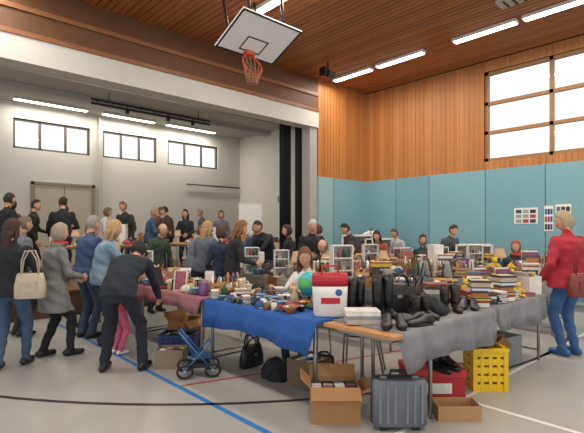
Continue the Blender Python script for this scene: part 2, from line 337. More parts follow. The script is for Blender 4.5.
def line(name,pts,w,mt):
    m=MB(); vs=[];n=len(pts)
    for i,p in enumerate(pts):
        a=Vector(pts[max(0,i-1)]);b=Vector(pts[min(n-1,i+1)]);t=(b-a).normalized();q=Vector((-t.y,t.x))*w/2;p=Vector(p)
        vs+=[(p.x+q.x,p.y+q.y,.002),(p.x-q.x,p.y-q.y,.002)]
    m.add(vs,[(2*i,2*i+1,2*i+3,2*i+2) for i in range(n-1)],mt); m.obj(name)
line('court_line_blue',[(2.13,-3),(2.13,8.3)],.05,mat('#2f74b8',.4))
line('court_line_black',[(6.1+6.3*cos(rad(a)),8.2+6.3*sin(rad(a))) for a in range(182,314,3)],.05,mat('#3a2a30',.4))
line('court_line_red',[(2.16,3.9),(3.77,3.44),(6,2.9)],.035,mat('#a83a44',.4))
line('court_line_white',[(3.81,-3),(3.81,1.87),(3.81,2.2)],.05,mat('#e0e0dc',.4))
line('court_line_white',[(2.4,1.9),(9,1.9)],.04,mat('#e0e0dc',.4))
line('court_line_red',[(7.2,-2),(7.2,8)],.05,mat('#a83a44',.4))
m=MB(); m.b(X0,XR+.3,Y0,YS+.35,ZC+.04,ZC+.2,dark)
x=X0
while x<XR-.05: m.b(x+.006,x+.116,Y0,YS,ZC,ZC+.035,wood_ceil); x+=.13
m.obj('ceiling')
WY0,WY1,WZ0,WZ1=.45,4.82,3.14,5.3
m=MB()
def vb(y0,y1,z0,z1):
    y=y0
    while y<y1-.01: m.b(XR,XR+.03,y+.003,min(y+.125,y1)-.003,z0,z1,wood_wall); y+=.125
def core(y0,y1,z0,z1): m.b(XR+.03,XR+.3,y0,y1,z0,z1,dark)
core(Y0,WY0,0,ZC);core(WY1,YS+.3,0,ZC);core(WY0,WY1,0,WZ0);core(WY0,WY1,WZ1,ZC)
vb(Y0,WY0-.0,2.94,ZC);vb(WY1,YS,2.94,ZC);vb(WY0,WY1,2.94,WZ0);vb(WY0,WY1,WZ1,ZC)
tq=['#7ca6b0','#749fab','#80a9b3','#78a3ae']
pads=[YS,7.3,6.26,4.77,3.45,2.1,.75,-.6,-2,-3.4,Y0]
for i in range(len(pads)-1): m.b(XR-.05,XR+.03,pads[i+1]+.008,pads[i]-.008,.0,2.94,mat(tq[i%4],.6,0,.04,4))
m.obj('wall_right')
def window(name,axis,pos,a0,a1,z0,z1,cols,rows,fm,th=.07,bw=.06):
    m=MB(); gl=bpy.data.materials.get('window_glass')
    if gl is None:
        gl=bpy.data.materials.new('window_glass'); gl.use_nodes=True; g=gl.node_tree; g.nodes.clear()
        o=g.nodes.new('ShaderNodeOutputMaterial'); t=g.nodes.new('ShaderNodeBsdfTransparent'); s=g.nodes.new('ShaderNodeBsdfGlossy'); s.inputs['Roughness'].default_value=.05
        k=g.nodes.new('ShaderNodeMixShader'); k.inputs[0].default_value=.06; g.links.new(t.outputs[0],k.inputs[1]); g.links.new(s.outputs[0],k.inputs[2]); g.links.new(k.outputs[0],o.inputs[0])
    def bb(u0,u1,w0,w1,mt,t0=0,t1=None):
        t1=th if t1 is None else t1
        if axis=='x': m.b(pos+t0,pos+t1,u0,u1,w0,w1,mt)
        else: m.b(u0,u1,pos+t0,pos+t1,w0,w1,mt)
    bb(a0,a1,z0,z0+bw,fm);bb(a0,a1,z1-bw,z1,fm)
    for i in range(cols+1):
        u=a0+(a1-a0)*i/cols; u=min(max(u,a0+bw/2),a1-bw/2); bb(u-bw/2,u+bw/2,z0,z1,fm)
    for z in rows: bb(a0,a1,z-bw/2,z+bw/2,fm)
    bb(a0,a1,z0,z1,gl,th*.45,th*.5)
    m.obj(name)
wf=mat('#9a7048',.5)
window('window_1','x',XR+.06,WY0,WY1,WZ0,WZ1,3,(3.84,4.54),wf,.09,.08)
SX=8.72
m=MB()
def vbs(x0,x1,z0,z1,yy=YS):
    x=x0
    while x<x1-.01: m.b(x+.003,min(x+.125,x1)-.003,yy-.03,yy,z0,z1,wood_wall_s); x+=.125
m.b(SX,XR+.03,YS,YS+.3,0,ZC,dark); vbs(SX,XR-.001,2.94,ZC)
m.b(SX,9.3,YS-.05,YS,0,2.94,mat('#8fb0b5',.6,0,.04,4)); m.b(9.32,XR-.05,YS-.05,YS,0,2.94,mat('#7ba4ae',.6,0,.04,4))
m.obj('wall_stage_side')
m=MB(); m.b(X0,SX-.003,YS,YS+.3,4.69,ZC-.002,dark); m.b(X0,SX-.003,YS-.03,YS,4.72,ZC-.002,mat('#644229',.6,0,.2,6))
m.b(X0,SX-.003,YS-.06,YS+.3,4.24,4.66,white); m.b(X0,SX-.003,YS-.09,YS,4.66,4.74,mat('#8a5a36',.5))
m.b(X0,SX-.003,YS-.07,YS-.03,5.08,5.16,mat('#8a5a36',.5))
m.obj('stage_header_beam')
m=MB(); m.b(SX-.28,SX-.003,YS-.0,YS+.3,SZ,4.24,mat('#a5a29b',.7)); m.obj('trim_1')
m=MB(); sf=boards('stage_floor','#5c3c24','#7c5634',1,.1,0); m.b(X0,SX-.02,YS+.0,14.5,0,SZ-.03,mat('#4a3424',.7)); m.b(X0,SX-.02,YS-.02,14.5,SZ-.03,SZ,sf); m.obj('stage_platform')
m=MB(); m.b(SX-.02,10.6,YS+.5,14.5,SZ-.03,SZ,sf); m.obj('stage_side_floor')
YB,XS,ZS=14.5,10.6,5.1
ws=[(2.82,4.89),(5.28,7.10),(7.51,9.58)]; wz=(3.8,4.65)
m=MB(); m.b(X0,XS+.2,YB,YB+.25,0,wz[0],white); m.b(X0,XS+.2,YB,YB+.25,wz[1],ZS,white)
e=[X0]+[q for w_ in ws for q in w_]+[XS+.2]
for i in range(0,len(e),2): m.b(e[i],e[i+1],YB,YB+.25,wz[0],wz[1],white)
m.obj('wall_stage_back')
for i,(a,b) in enumerate(ws): window('window_%d'%(i+2),'y',YB+.05,a,b,wz[0],wz[1],3,(),mat('#5c544c',.5),.07,.06)
m=MB(); m.b(XS,XS+.2,YS+.5,YB,0,ZS,mat('#d2d0c9',.8,0,.03,3)); m.obj('wall_stage_right')
m=MB(); m.b(SX,XS,YS+.3,YS+.5,0,ZS,white); m.obj('wall_stage_return')
m=MB(); m.b(X0,XS+.2,YS+.3,YB+.25,ZS,ZS+.15,whitec); m.b(X0,XS,12.6,12.9,ZS-.14,ZS,whitec); m.b(X0,XS,10.9,11.15,ZS-.22,ZS,whitec); m.obj('ceiling_stage')
m=MB(); dm=mat('#b4ae9f',.7,0,.03); fmm=mat('#8a826f',.6)
for u in (3.35,4.15): m.b(u,u+.77,YB-.05,YB-.001,SZ,2.8,dm); m.b(u+.62,u+.72,YB-.1,YB-.05,1.48,1.51,metalm())
m.b(3.25,3.34,YB-.07,YB-.001,SZ,2.89,fmm);m.b(4.93,5.02,YB-.07,YB-.001,SZ,2.89,fmm);m.b(3.25,5.02,YB-.07,YB-.001,2.81,2.89,fmm); m.obj('door_1')
m=MB(); m.tube([(8.2,YB-.08,3.15),(XS-.05,YB-.08,3.15)],.025,mat('#44423e'),8)
for q in (8.3,9.4,10.4): m.tube([(q,YB-.08,3.15),(q,YB,3.15)],.015,mat('#44423e'),6)
m.obj('trim_2')
m=MB()
for q in (5.18,): m.b(q-.06,q+.06,YB-.09,YB-.001,SZ,ZS-.001,mat('#b8b5ac',.7))
m.obj('trim_3')
def curtain(name,x,y,w,z0,z1,n=5):
    m=MB(); pts=[]; K=n*8
    for i in range(K+1): t=i/K; pts.append((x-w/2+w*t,y+.05*sin(t*n*2*pi)))
    cm=cloth('#17181b'); vs=[];zs=[z0,z0+(z1-z0)*.5,z1]
    for z in zs:
        for p in pts: vs.append((p[0],p[1],z))
    N=len(pts); m.add(vs,[(r*N+i,r*N+i+1,(r+1)*N+i+1,(r+1)*N+i) for r in range(2) for i in range(N-1)],cm,True)
    o=m.obj(name); s=o.modifiers.new('s','SOLIDIFY'); s.thickness=.02
curtain('stage_curtain',8.05,8.95,.34,SZ+.01,4.9); curtain('stage_curtain',8.42,8.8,.22,SZ+.01,4.9,4)
m=MB(); bk=mat('#15161a',.5)
m.tube([(4.06,11.95,4.86),(7.6,11.95,4.86)],.03,bk,8); m.tube([(4.06,11.95,4.76),(7.6,11.95,4.76)],.03,bk,8)
for i in range(9):
    q=4.2+i*.4; m.box((q,11.95,4.81),(.02,.02,.1),bk)
    if i in (2,5,7): m.lathe((q,11.95,4.64),[(.05,0),(.06,.05),(.05,.12)],bk,10)
for q in (4.5,7.2): m.tube([(q,11.95,4.86),(q,11.95,5.1)],.01,bk,6)
m.obj('stage_lighting_bar')

# ------------------------------------------------------------ lamps
lampm=emis('lamp_tube','#fff4e0',9); hous=mat('#d8d6d0',.5)
def ceiling_lamp(x,y0,y1,z,alongx=False,pw=60):
    m=MB()
    if alongx: m.b(y0,y1,x-.09,x+.09,z-.06,z,hous); m.b(y0+.03,y1-.03,x-.07,x+.07,z-.075,z-.06,lampm); c=((y0+y1)/2,x,z-.09); L=(y1-y0,.14)
    else: m.b(x-.09,x+.09,y0,y1,z-.06,z,hous); m.b(x-.07,x+.07,y0+.03,y1-.03,z-.075,z-.06,lampm); c=(x,(y0+y1)/2,z-.09); L=(.14,y1-y0)
    m.obj('fluorescent_ceiling_lamp')
    l=bpy.data.lights.new('tube_light','AREA'); l.shape='RECTANGLE'; l.size=L[0]; l.size_y=L[1]; l.energy=pw; l.color=(1,.92,.81)
    o=bpy.data.objects.new('fluorescent_tube_light',l); sc.collection.objects.link(o); o.location=c
for x in (1.3,5.15,9.05):
    for a,b in ((6.85,8.1),(5.4,6.7),(3.4,4.7),(2.0,3.3),(-.4,.9),(-1.8,-.5)):
        if x==5.15 and a>6.5: continue
        ceiling_lamp(x,a,b,ZC,pw=38)
for a,b in ((2.72,4.66),(5.07,6.79),(7.18,9.12)): ceiling_lamp(14.0,a,b,ZS,True,42)
for a,b in ((0,1.9),(2.72,4.66),(5.07,6.79)): ceiling_lamp(9.6,a,b,ZS,True,22)
m=MB(); m.b(8.05,8.35,1.9,3.4,ZC-.05,ZC,mat('#b8b4ac',.5))
for i in range(10): m.b(8.07,8.33,1.95+i*.145,1.98+i*.145,ZC-.06,ZC-.05,dark)
m.obj('ceiling_vent_grille')
m=MB(); m.tube([(0,0,0),(0,0,-.18)],.02,bk); m.box((0,0,-.27),(.22,.3,.16),bk,rx=.4); m.lathe((.14,0,-.33),[(.05,0),(.06,.04),(.06,.12)],bk); m.box((-.16,0,-.25),(.08,.2,.2),bk); m.obj('ceiling_spotlight',(8.04,7.4,ZC))

# ------------------------------------------------------------ basketball hoop (folded up under the ceiling)
m=MB(); wb=mat('#f0f0ee',.5,0,.02); blk=mat('#1c1c1e',.5); rm_=mat('#c0522a',.4,.3)
m.box((0,0,0),(1.2,.84,.03),wb)
for a,b,c,d in ((0,.405,1.2,.03),(0,-.405,1.2,.03)): m.box((a,b,-.018),(c,d,.006),blk)
for q in (-.585,.585): m.box((q,0,-.018),(.03,.84,.006),blk)
for a,b,c,d in ((0,-.02,.42,.02),(0,-.30,.42,.02),(-.2,-.16,.02,.3),(.2,-.16,.02,.3)): m.box((a,b,-.018),(c,d,.006),blk)
m.box((0,-.32,-.06),(.16,.1,.1),rm_); rc=Vector((0,-.32,-.28))
m.tube([rc+Vector((.19*cos(a),0,.19*sin(a))) for a in [i*pi/12 for i in range(24)]],.012,rm_,8,True)
net=mat('#c08a70',.8)
ob=m.obj('basketball_hoop',(4.59,5.745,4.625))
tilt=math.atan2(.33,.75)
R=Matrix.Translation((4.59,5.745,4.625))@Matrix.Rotation(pi,4,'Z')@Matrix.Rotation(tilt,4,'X')
ob.matrix_world=R
m2=MB(); rw=R@rc; ex=(R.to_3x3()@Vector((1,0,0)));ez=(R.to_3x3()@Vector((0,0,-1)))
for i in range(12):
    a=i*pi/6; p=rw+ex*.19*cos(a)+ez*.19*sin(a); q=Vector((rw.x,rw.y,rw.z-.3))
    for sg in (1,-1):
        b=a+sg*pi/6; p2=q+ex*.09*cos(b)+Vector((0,.09*sin(b),0)); m2.tube([p,p.lerp(p2,.5)+Vector((0,0,-.03)),p2],.0035,net,4)
m2.tube([(rw.x+.09*cos(a),rw.y+.09*sin(a),rw.z-.3) for a in [i*pi/6 for i in range(12)]],.004,net,4,True)
for q in (-.35,.35):
    a=R@Vector((q,.25,.02)); m2.tube([a,(a.x,a.y+.1,ZC-.004)],.025,blk,8); b=R@Vector((q,-.3,.02)); m2.tube([b,(b.x,b.y+.3,ZC-.004)],.02,blk,8)
m2.tube([(R@Vector((-.35,.25,.05))),(R@Vector((.35,.25,.05)))],.02,blk,8)
n_=m2.obj('net_and_supports'); n_.parent=ob; n_.matrix_parent_inverse=R.inverted()

# ------------------------------------------------------------ tables
tw=boards('table_wood','#a87444','#c89660',1,.6,0); steel=metalm('#8c8c8c')
def table(x0,x1,y0,y1,h=.75,zb=0,name='folding_table',top=None,inl=.06):
    m=MB(); cx,cy=(x0+x1)/2,(y0+y1)/2; w,d=x1-x0,y1-y0
    m.box((0,0,h-.015),(w,d,.03),top or tw); m.box((0,0,h-.05),(w-.14,d-.14,.04),steel)
    for a in (-1,1):
        lx=w/2-.06 if a>0 else -w/2+inl
        for b in (-1,1): m.tube([(lx,b*(d/2-.06),h-.04),(lx,b*(d/2-.06),0)],.017,steel,8)
        if w>d: m.tube([(lx,-d/2+.06,.12),(lx,d/2-.06,.12)],.012,steel,6)
    if w<=d:
        for b in (-1,1): m.tube([(-w/2+.06,b*(d/2-.06),.12),(w/2-.06,b*(d/2-.06),.12)],.012,steel,6)
    return m.obj(name,(cx,cy,zb),bevel=.004)
def tcloth(x0,x1,y0,y1,z,dr,mt,name='tablecloth'):
    P=[];st=.06
    def seg(a,b,side,nrm):
        n=max(2,int((Vector(b)-Vector(a)).length/st))
        for i in range(n): P.append((Vector(a).lerp(Vector(b),i/n),side,nrm))
    seg((x0,y0),(x1,y0),2,(0,-1));seg((x1,y0),(x1,y1),1,(1,0));seg((x1,y1),(x0,y1),3,(0,1));seg((x0,y1),(x0,y0),0,(-1,0))
    n=len(P); rings=[]
    for lv,t in enumerate((0,.0,.15,.5,1)):
        r=[]
        for i,(p,sd,nr) in enumerate(P):
            dp=dr[sd]; nx=Vector(nr); out=(.0 if lv==0 else .008)+(.022*t*sin(i*.9)+.02*t+.008*t*sin(i*2.3) if dp>.03 else 0)
            r.append((p.x+nx.x*out,p.y+nx.y*out,z+.004-(0 if lv==0 else .006)-dp*t*(1+.12*sin(i*.23+x0))))
        rings.append(r)
    m=MB(); m.loft(rings,mt,False); m.add(rings[0],[tuple(range(n))],mt)
    o=m.obj(name); s=o.modifiers.new('s','SOLIDIFY'); s.thickness=.003; s.offset=1; return o
grey=mat('#808184',.9,0,.35,9,.35); blue=cloth('#2d5ea8')
TZ=.762
def stall(x0,x1,y0,y1,dr=None,mt=None,cx0=None,**k):
    table(x0,x1,y0,y1,**k)
    if mt: tcloth(cx0 or x0,x1,y0,y1,k.get('h',.75)+k.get('zb',0)+.002,dr,mt)
stall(2.66,4.34,1.82,2.5,(.0,.02,.27,.02),grey,cx0=2.78,inl=.58)
stall(4.38,5.68,1.82,2.5,(.02,.25,.25,.02),grey)
stall(2.62,3.36,2.55,4.22,(.26,.02,.02,.15),blue)
stall(2.6,3.34,4.28,5.9,(.16,.02,.02,.02),cloth('#a87078'))
stall(2.6,3.34,5.95,7.5,(.2,.02,.02,.02),cloth('#4a5a78'))
stall(4.62,5.36,3.2,5.0,(.2,.02,.3,.02),cloth('#5c5f66')); stall(4.62,5.36,5.05,7.0,(.2,.02,.02,.02),cloth('#8c8578'))
stall(6.35,7.1,3.3,5.2,(.2,.02,.3,.02),cloth('#6a7078')); stall(6.35,7.1,5.25,7.3)
stall(6.95,8.0,2.1,2.85,(.2,.02,.3,.02),cloth('#8c8f92'))
stall(7.75,8.4,3.3,5.0,(.2,.02,.3,.02),cloth('#777b80')); stall(7.75,8.4,5.05,7.0)
stall(9.4,10.1,1.0,2.9); stall(9.4,10.1,2.95,4.8,(.2,.02,.02,.02),cloth('#d0d0cc')); stall(9.4,10.1,4.85,6.7)
stall(4.5,6.3,7.6,8.25,(.02,.02,.25,.02),cloth('#6a4a3c')); stall(6.5,8.3,7.6,8.25,(.02,.02,.25,.02),cloth('#a8a49a'))
ST=[]
for x0,x1,y0,y1 in ((2.4,4.0,9.0,9.6),(4.9,6.5,9.1,9.7),(6.7,7.9,9.4,10.0),(1.0,2.2,11.5,12.1),(4.6,6.2,12.0,12.6),(8.4,9.1,10.2,12.4)):
    stall(x0,x1,y0,y1,zb=SZ); ST.append((x0,x1,y0,y1))

# ------------------------------------------------------------ merchandise makers
PAL=['#8f3434','#34557f','#ccc8bc','#c8a848','#41684a','#222428','#ac6c3a','#74507a','#d0d0cc','#7a5638','#628fa0','#dad6cc','#a05468','#30343c','#b8a284','#e4e0d8','#3a3e44','#5a4a3e','#88847c']
def rc_(): return random.choice(PAL)
def mk_vase():
    m=MB(); h=random.uniform(.14,.3); r=random.uniform(.03,.055); k=random.random()
    m.lathe((0,0,0),[(r*.6,0),(r*.8,.01),(r*(1.1+.3*k),h*.35),(r,h*.6),(r*.45,h*.82),(r*.6,h),(r*.45,h-.005),(r*.35,h*.8)],mat(rc_(),.25)); return m,'ceramic_vase'
def mk_bottle():
    m=MB()
    for i in range(3):
        a=i*2.1; g=mat(random.choice(['#3a5a3a','#6a4424','#b8c4c4','#88a8b8']),.15); m.lathe((.05*cos(a),.05*sin(a),0),[(.028,0),(.032,.01),(.032,.13),(.012,.18),(.012,.23),(.015,.235),(.015,.25)],g,10)
    return m,'glass_bottle_group'
def mk_jug():
    m=MB(); c=mat(rc_(),.3); m.lathe((0,0,0),[(.05,0),(.065,.02),(.07,.08),(.05,.15),(.055,.19),(.05,.188),(.045,.15)],c); m.tube([(.05,0,.16),(.09,0,.15),(.1,0,.1),(.066,0,.05)],.008,c,6); m.tube([(-.05,0,.17),(-.075,0,.185)],[.015,.008],c,6); return m,'milk_jug'
def mk_mugs():
    m=MB()
    for i in range(4):
        c=mat(rc_(),.3); x,y=(i%2-.5)*.1,(i//2-.5)*.1; m.lathe((x,y,0),[(.03,0),(.036,.005),(.038,.09),(.034,.09),(.032,.01)],c,12); m.tube([(x+.036,y,.07),(x+.058,y,.06),(x+.058,y,.035),(x+.036,y,.025)],.005,c,5)
    return m,'coffee_mug_set'
def mk_plates():
    m=MB(); c=mat(random.choice(['#e6e4dc','#dcd0b8','#8aa8c8']),.25)
    for i in range(6): m.lathe((random.uniform(-.004,.004),0,i*.013),[(.04,0),(.05,.003),(.092,.014),(.094,.017),(.05,.008)],c,18)
    return m,'plate_stack'
def mk_bowl():
    m=MB(); c=mat(rc_(),.3); m.lathe((0,0,0),[(.035,0),(.04,.006),(.085,.06),(.09,.075),(.085,.075),(.035,.012)],c,18)
    for i in range(5): m.ell((.03*cos(i*1.3),.03*sin(i*1.3),.055),(.022,.022,.022),mat(rc_(),.5),8)
    return m,'bowl_with_trinkets'
def mk_books(n=None):
    m=MB(); z=0
    for i in range(n or random.randint(3,8)):
        t=random.uniform(.015,.035); w,d=random.uniform(.12,.16),random.uniform(.17,.21); a=random.uniform(-.25,.25)
        m.box((0,0,z+t/2),(w-.008,d-.008,t-.006),mat('#e4dfd0',.8),a); c=mat(rc_(),.5)
        m.box((0,0,z+.0015),(w,d,.003),c,a); m.box((0,0,z+t-.0015),(w,d,.003),c,a); m.box((-(w/2)*cos(a),-(w/2)*sin(a),z+t/2),(.004,d,t),c,a); z+=t
    return m,'book_stack'
def mk_bookrow():
    m=MB(); x=-.09
    while x<.085:
        t=random.uniform(.012,.028); h=random.uniform(.16,.23); c=mat(rc_(),.5); m.box((x+t/2,0,h/2),(t-.001,.14,h),c,ry=random.uniform(-.02,.02)); m.box((x+t/2,.0,h-.002),(t-.006,.132,.006),mat('#e4dfd0',.8)); x+=t
    m.box((-.1,0,.09),(.008,.15,.18),tw); m.box((.1,0,.09),(.008,.15,.18),tw); return m,'book_row'
def mk_frame():
    m=MB(); w,h=random.uniform(.14,.2),random.uniform(.18,.34); c=mat(random.choice(['#6a4424','#b8943c','#222222','#d8d4cc']),.4); t=.018
    def q(x,z,sx,sz,mt,y=0): m.box((x,y+(z)*.22,z),(sx,.014,sz),mt,rx=-.22)
    q(0,t/2,w,t,c);q(0,h-t/2,w,t,c);q(-w/2+t/2,h/2,t,h,c);q(w/2-t/2,h/2,t,h,c);q(0,h/2,w-t,h-t,mat(rc_(),.4,0,.6,18),.003)
    m.box((0,.1,h*.38),(.03,.006,h*.8),c,rx=.2); return m,'picture_frame'
def mk_teddy():
    m=MB(); c=cloth(random.choice(['#9a6a3c','#c8a070','#e4e0d8','#d88aa0','#7a7a80','#d8b83c']))
    m.ell((0,0,.07),(.05,.045,.065),c); m.ell((0,.005,.16),(.042,.04,.038),c); m.ell((0,-.035,.152),(.018,.018,.014),cloth('#d8c8a8'),8); m.ell((0,-.052,.156),(.006,.005,.005),plastic('#111111'),6)
    for e in (-1,1): m.ell((e*.032,.005,.195),(.015,.01,.015),c,8); m.caps((e*.04,0,.11),(e*.075,-.03,.07),.018,.015,c,8); m.caps((e*.03,-.02,.022),(e*.045,-.085,.022),.022,.02,c,8); m.ell((e*.014,-.034,.172),(.004,.004,.004),plastic('#111111'),6)
    return m,'teddy_bear'
def mk_car():
    m=MB(); c=plastic(rc_())
    m.loft([[(x,y,z) for x,z in ((-.08,.02),(.08,.02),(.085,.045),(.05,.055),(.025,.085),(-.035,.085),(-.06,.055),(-.083,.05))] for y in (-.035,.035)],c,smooth=False)
    for x in (-.05,.05):
        for y in (-.037,.037): m.tube([(x,y-.008,.02),(x,y+.008,.02)],.02,plastic('#181818'),10)
    m.box((0,0,.07),(.06,.072,.018),plastic('#31404c')); return m,'toy_car'
def shoe(m,x,y,c,a=0,h=.07,boot=0):
    old=m.M; m.M=old@Matrix.Translation((x,y,0))@Matrix.Rotation(a,4,'Z'); r=[]
    for t,w,hh in ((-.0,.028,h*.8),(.03,.036,h),(.08,.034,h*.95),(.12,.036,h*.65),(.18,.044,h*.5),(.23,.038,h*.42),(.26,.02,h*.3)):
        r.append([(w*cos(q*pi/5),t-.13,max(.012,.012+hh*.5+hh*.55*sin(q*pi/5))) for q in range(10)])
    m.loft(r,c); so=plastic('#15130f'); m.loft([[(.04*cos(q*pi/6)*(1 if sin(q*pi/6)>0 else .85),.135*sin(q*pi/6),z) for q in range(12)] for z in (0,.016)],so)
    if boot:
        m.loft([[((.038+.012*t)*cos(q*pi/6),-.075+(.046+.014*t)*sin(q*pi/6),.04+boot*t+(.02*sin(q*pi/6) if t==1 else 0)) for q in range(12)] for t in (0,.3,.6,1)],c)
        m.loft([[(.042*cos(q*pi/6),-.075+.052*sin(q*pi/6),.04+boot-.002) for q in range(12)],[(.052*cos(q*pi/6),-.075+.062*sin(q*pi/6),.045+boot) for q in range(12)]],c)
    m.M=old
def mk_shoes(col=None):
    m=MB(); c=mat(col or random.choice(['#1a1a1c','#3a2418','#6a4a30','#1c2430','#8a2a30']),.4); shoe(m,-.05,0,c,.08); shoe(m,.05,0,c,-.06); return m,'pair_of_shoes'
def mk_boots(h=.24,col=None):
    m=MB(); c=mat(col or random.choice(['#141416','#1c1a1a','#3a2418']),.4); shoe(m,-.055,0,c,.1,boot=h); shoe(m,.055,0.01,c,-.06,boot=h*.97); return m,'pair_of_boots'
def mk_bag(w=.24,h=.18,d=.09,col=None,strap=.07):
    m=MB(); c=mat(col or random.choice(['#16171a','#2a1c16','#6a3028','#1c2230','#8a6a48','#3a3c40']),.5,0,.15,30,.3); r=[]
    for t,k,q in ((0,.92,1),(.05,1,1.05),(.5,1,.95),(.85,.9,.5),(1,.82,.22)):
        ring=[]
        for j in range(20):
            a=2*pi*j/20; ca,sa=cos(a),sin(a); ring.append((w/2*k*math.copysign(abs(ca)**.45,ca),d/2*q*math.copysign(abs(sa)**.6,sa),h*t+.012*sin(j*2)*t))
        r.append(ring)
    m.loft(r,c)
    for e in (-1,1): m.tube([(-w*.28,e*d*.12,h*.95),(-w*.24,e*d*.3,h+strap*.6),(-w*.1,e*d*.5,h+strap),(w*.1,e*d*.5,h+strap),(w*.24,e*d*.3,h+strap*.6),(w*.28,e*d*.12,h*.95)],.007,c,6)
    m.tube([(-w*.38,0,h+.002),(w*.38,0,h+.002)],.004,metalm('#b8a878'),5); m.box((0,-d*.5,h*.45),(w*.5,.012,h*.4),c); m.box((0,-d*.52-.004,h*.6),(.03,.008,.02),metalm('#b8a878'))
    return m,'handbag'
def mk_pile(col=None,w=.2,d=.17,h=.12):
    m=MB(); s=random.uniform(0,9)
    for q in range(3):
        c=cloth(col or rc_()); rings=[]
        for i in range(9):
            t=i/8; r=cos(t*pi/2*.96)
            ring=[]
            for j in range(26):
                a=2*pi*j/26; f=1+.12*sin(3*a+s+q*2)+.07*sin(7*a+s*2+i)
                ring.append((w/2*r*f*cos(a)*(1-.18*q)+.02*sin(q*4+s),d/2*r*f*sin(a)*(1-.18*q)+.02*cos(q*3+s),.02*q*h*10*.8+h*.6*sin(t*pi/2)*(1+.15*sin(5*a+s))))
            rings.append(ring)
        m.loft(rings,c)
    return m,'clothes_heap'
def mk_clothes():
    m=MB(); z=0
    for i in range(random.randint(3,5)):
        c=cloth(rc_()); t=.025; w,d=.2+random.uniform(-.01,.01),.16
        r=[]
        for u in range(5):
            k=(0,.8,1,.9,.3)[u]
            r.append([((w/2)*min(1,.85+k*.15)*math.copysign(abs(cos(a))**.3,cos(a)),(d/2)*min(1,.85+k*.15)*math.copysign(abs(sin(a))**.3,sin(a)),z+t*u/4+.003*sin(a*3+i)) for a in [2*pi*j/24 for j in range(24)]])
        m.loft(r,c); z+=t
    return m,'folded_clothes'
def mk_boxes():
    m=MB(); z=0
    for i in range(random.randint(1,5)):
        h=random.uniform(.03,.07); a=random.uniform(-.15,.15); c=mat(rc_(),.5,0,.25,9); w,d=random.uniform(.15,.21),random.uniform(.12,.17); m.box((0,0,z+h/2),(w,d,h),c,a); m.box((0,0,z+h*.8),(w+.004,d+.004,h*.38),mat(rc_(),.5,0,.3,12),a); z+=h
    return m,'board_game_boxes'
def mk_basket():
    m=MB(); c=mat('#a87c48',.8,0,.3,60,.5)
    for i in range(7): m.tube([((.075+.004*i)*cos(a),(.06+.004*i)*sin(a),.008+i*.014) for a in [2*pi*j/20 for j in range(20)]],.008,c,6,True)
    m.lathe((0,0,0),[(.06,0),(.06,.006)],c); m.tube([(.1*cos(t),0,.1+.13*sin(t)) for t in [pi*i/10 for i in range(11)]],.006,c,6)
    for i in range(4): m.ell((.035*cos(i*1.6),.03*sin(i*1.6),.08),(.03,.03,.03),cloth(rc_()),8)
    return m,'wicker_basket'
def mk_lamp():
    m=MB(); c=mat(rc_(),.3); m.lathe((0,0,0),[(.05,0),(.052,.012),(.02,.03),(.04,.08),(.03,.13),(.01,.17),(.01,.22)],c); s=cloth(random.choice(['#e4d8b8','#d8d4cc','#c8a888'])); m.loft([[(r*cos(2*pi*j/18),r*sin(2*pi*j/18),z) for j in range(18)] for r,z in ((.09,.19),(.055,.32))],s,False); m.lathe((0,0,.21),[(.012,0),(.02,.03),(.012,.06)],mat('#f0ece0',.3),8); return m,'table_lamp'
def mk_candle():
    m=MB(); c=metalm('#b89048')
    for e in (-.04,.045): m.lathe((e,0,0),[(.03,0),(.03,.008),(.008,.02),(.012,.07),(.006,.12),(.022,.15),(.022,.155),(.01,.157)],c,12); m.lathe((e,0,.155),[(.01,0),(.01,.08),(.003,.085)],mat('#e8e0c8',.5),8)
    return m,'pair_of_candlesticks'
def mk_clock():
    m=MB(); c=mat('#5a3820',.4); m.loft([[(x,y,z) for x,z in ((-.09,0),(.09,0),(.075,.06),(.05,.13),(0,.16),(-.05,.13),(-.075,.06))] for y in (-.03,.03)],c,smooth=False); m.tube([(0,-.036,.085),(0,-.03,.085)],.042,mat('#eee8d8',.4),18); m.box((0,-.038,.097),(.004,.002,.026),plastic('#111111')); m.box((.01,-.038,.085),(.02,.002,.004),plastic('#111111')); return m,'mantel_clock'
def mk_radio():
    m=MB(); c=plastic(random.choice(['#26282c','#b8b4ac','#6a2a24'])); m.box((0,0,.06),(.2,.07,.12),c); m.tube([(-.055,-.037,.055),(-.055,-.03,.055)],.035,plastic('#101010'),16); m.box((.045,-.037,.08),(.08,.006,.03),plastic('#c8d0c0')); m.tube([(.03,-.045,.04),(.03,-.035,.04)],.01,metalm(),8); m.tube([(.065,-.045,.04),(.065,-.035,.04)],.01,metalm(),8); m.tube([(-.08,0,.12),(-.08,0,.145),(.08,0,.145),(.08,0,.12)],.005,metalm(),6); return m,'portable_radio'
def mk_horse():
    m=MB(); c=mat(random.choice(['#7a4a28','#e0dcd0','#2a2a2c']),.4); m.caps((-.05,0,.1),(.045,0,.1),.028,.028,c,10); m.caps((.06,0,.11),(.095,0,.17),.018,.013,c,8); m.caps((.095,0,.175),(.13,0,.155),.014,.009,c,8)
    for x,k in ((-.06,.008),(.055,-.005)):
        for y in (-.015,.015): m.tube([(x,y,.09),(x+k,y,.05),(x-.004,y,.012),(x+.004,y,0)],[.015,.009,.006,.008],c,6)
    m.tube([(-.075,0,.11),(-.1,0,.09),(-.105,0,.04)],[.008,.01,.004],c,6)
    for y in (-.008,.008): m.ell((.088,y,.192),(.004,.004,.01),c,6)
    return m,'horse_figurine'
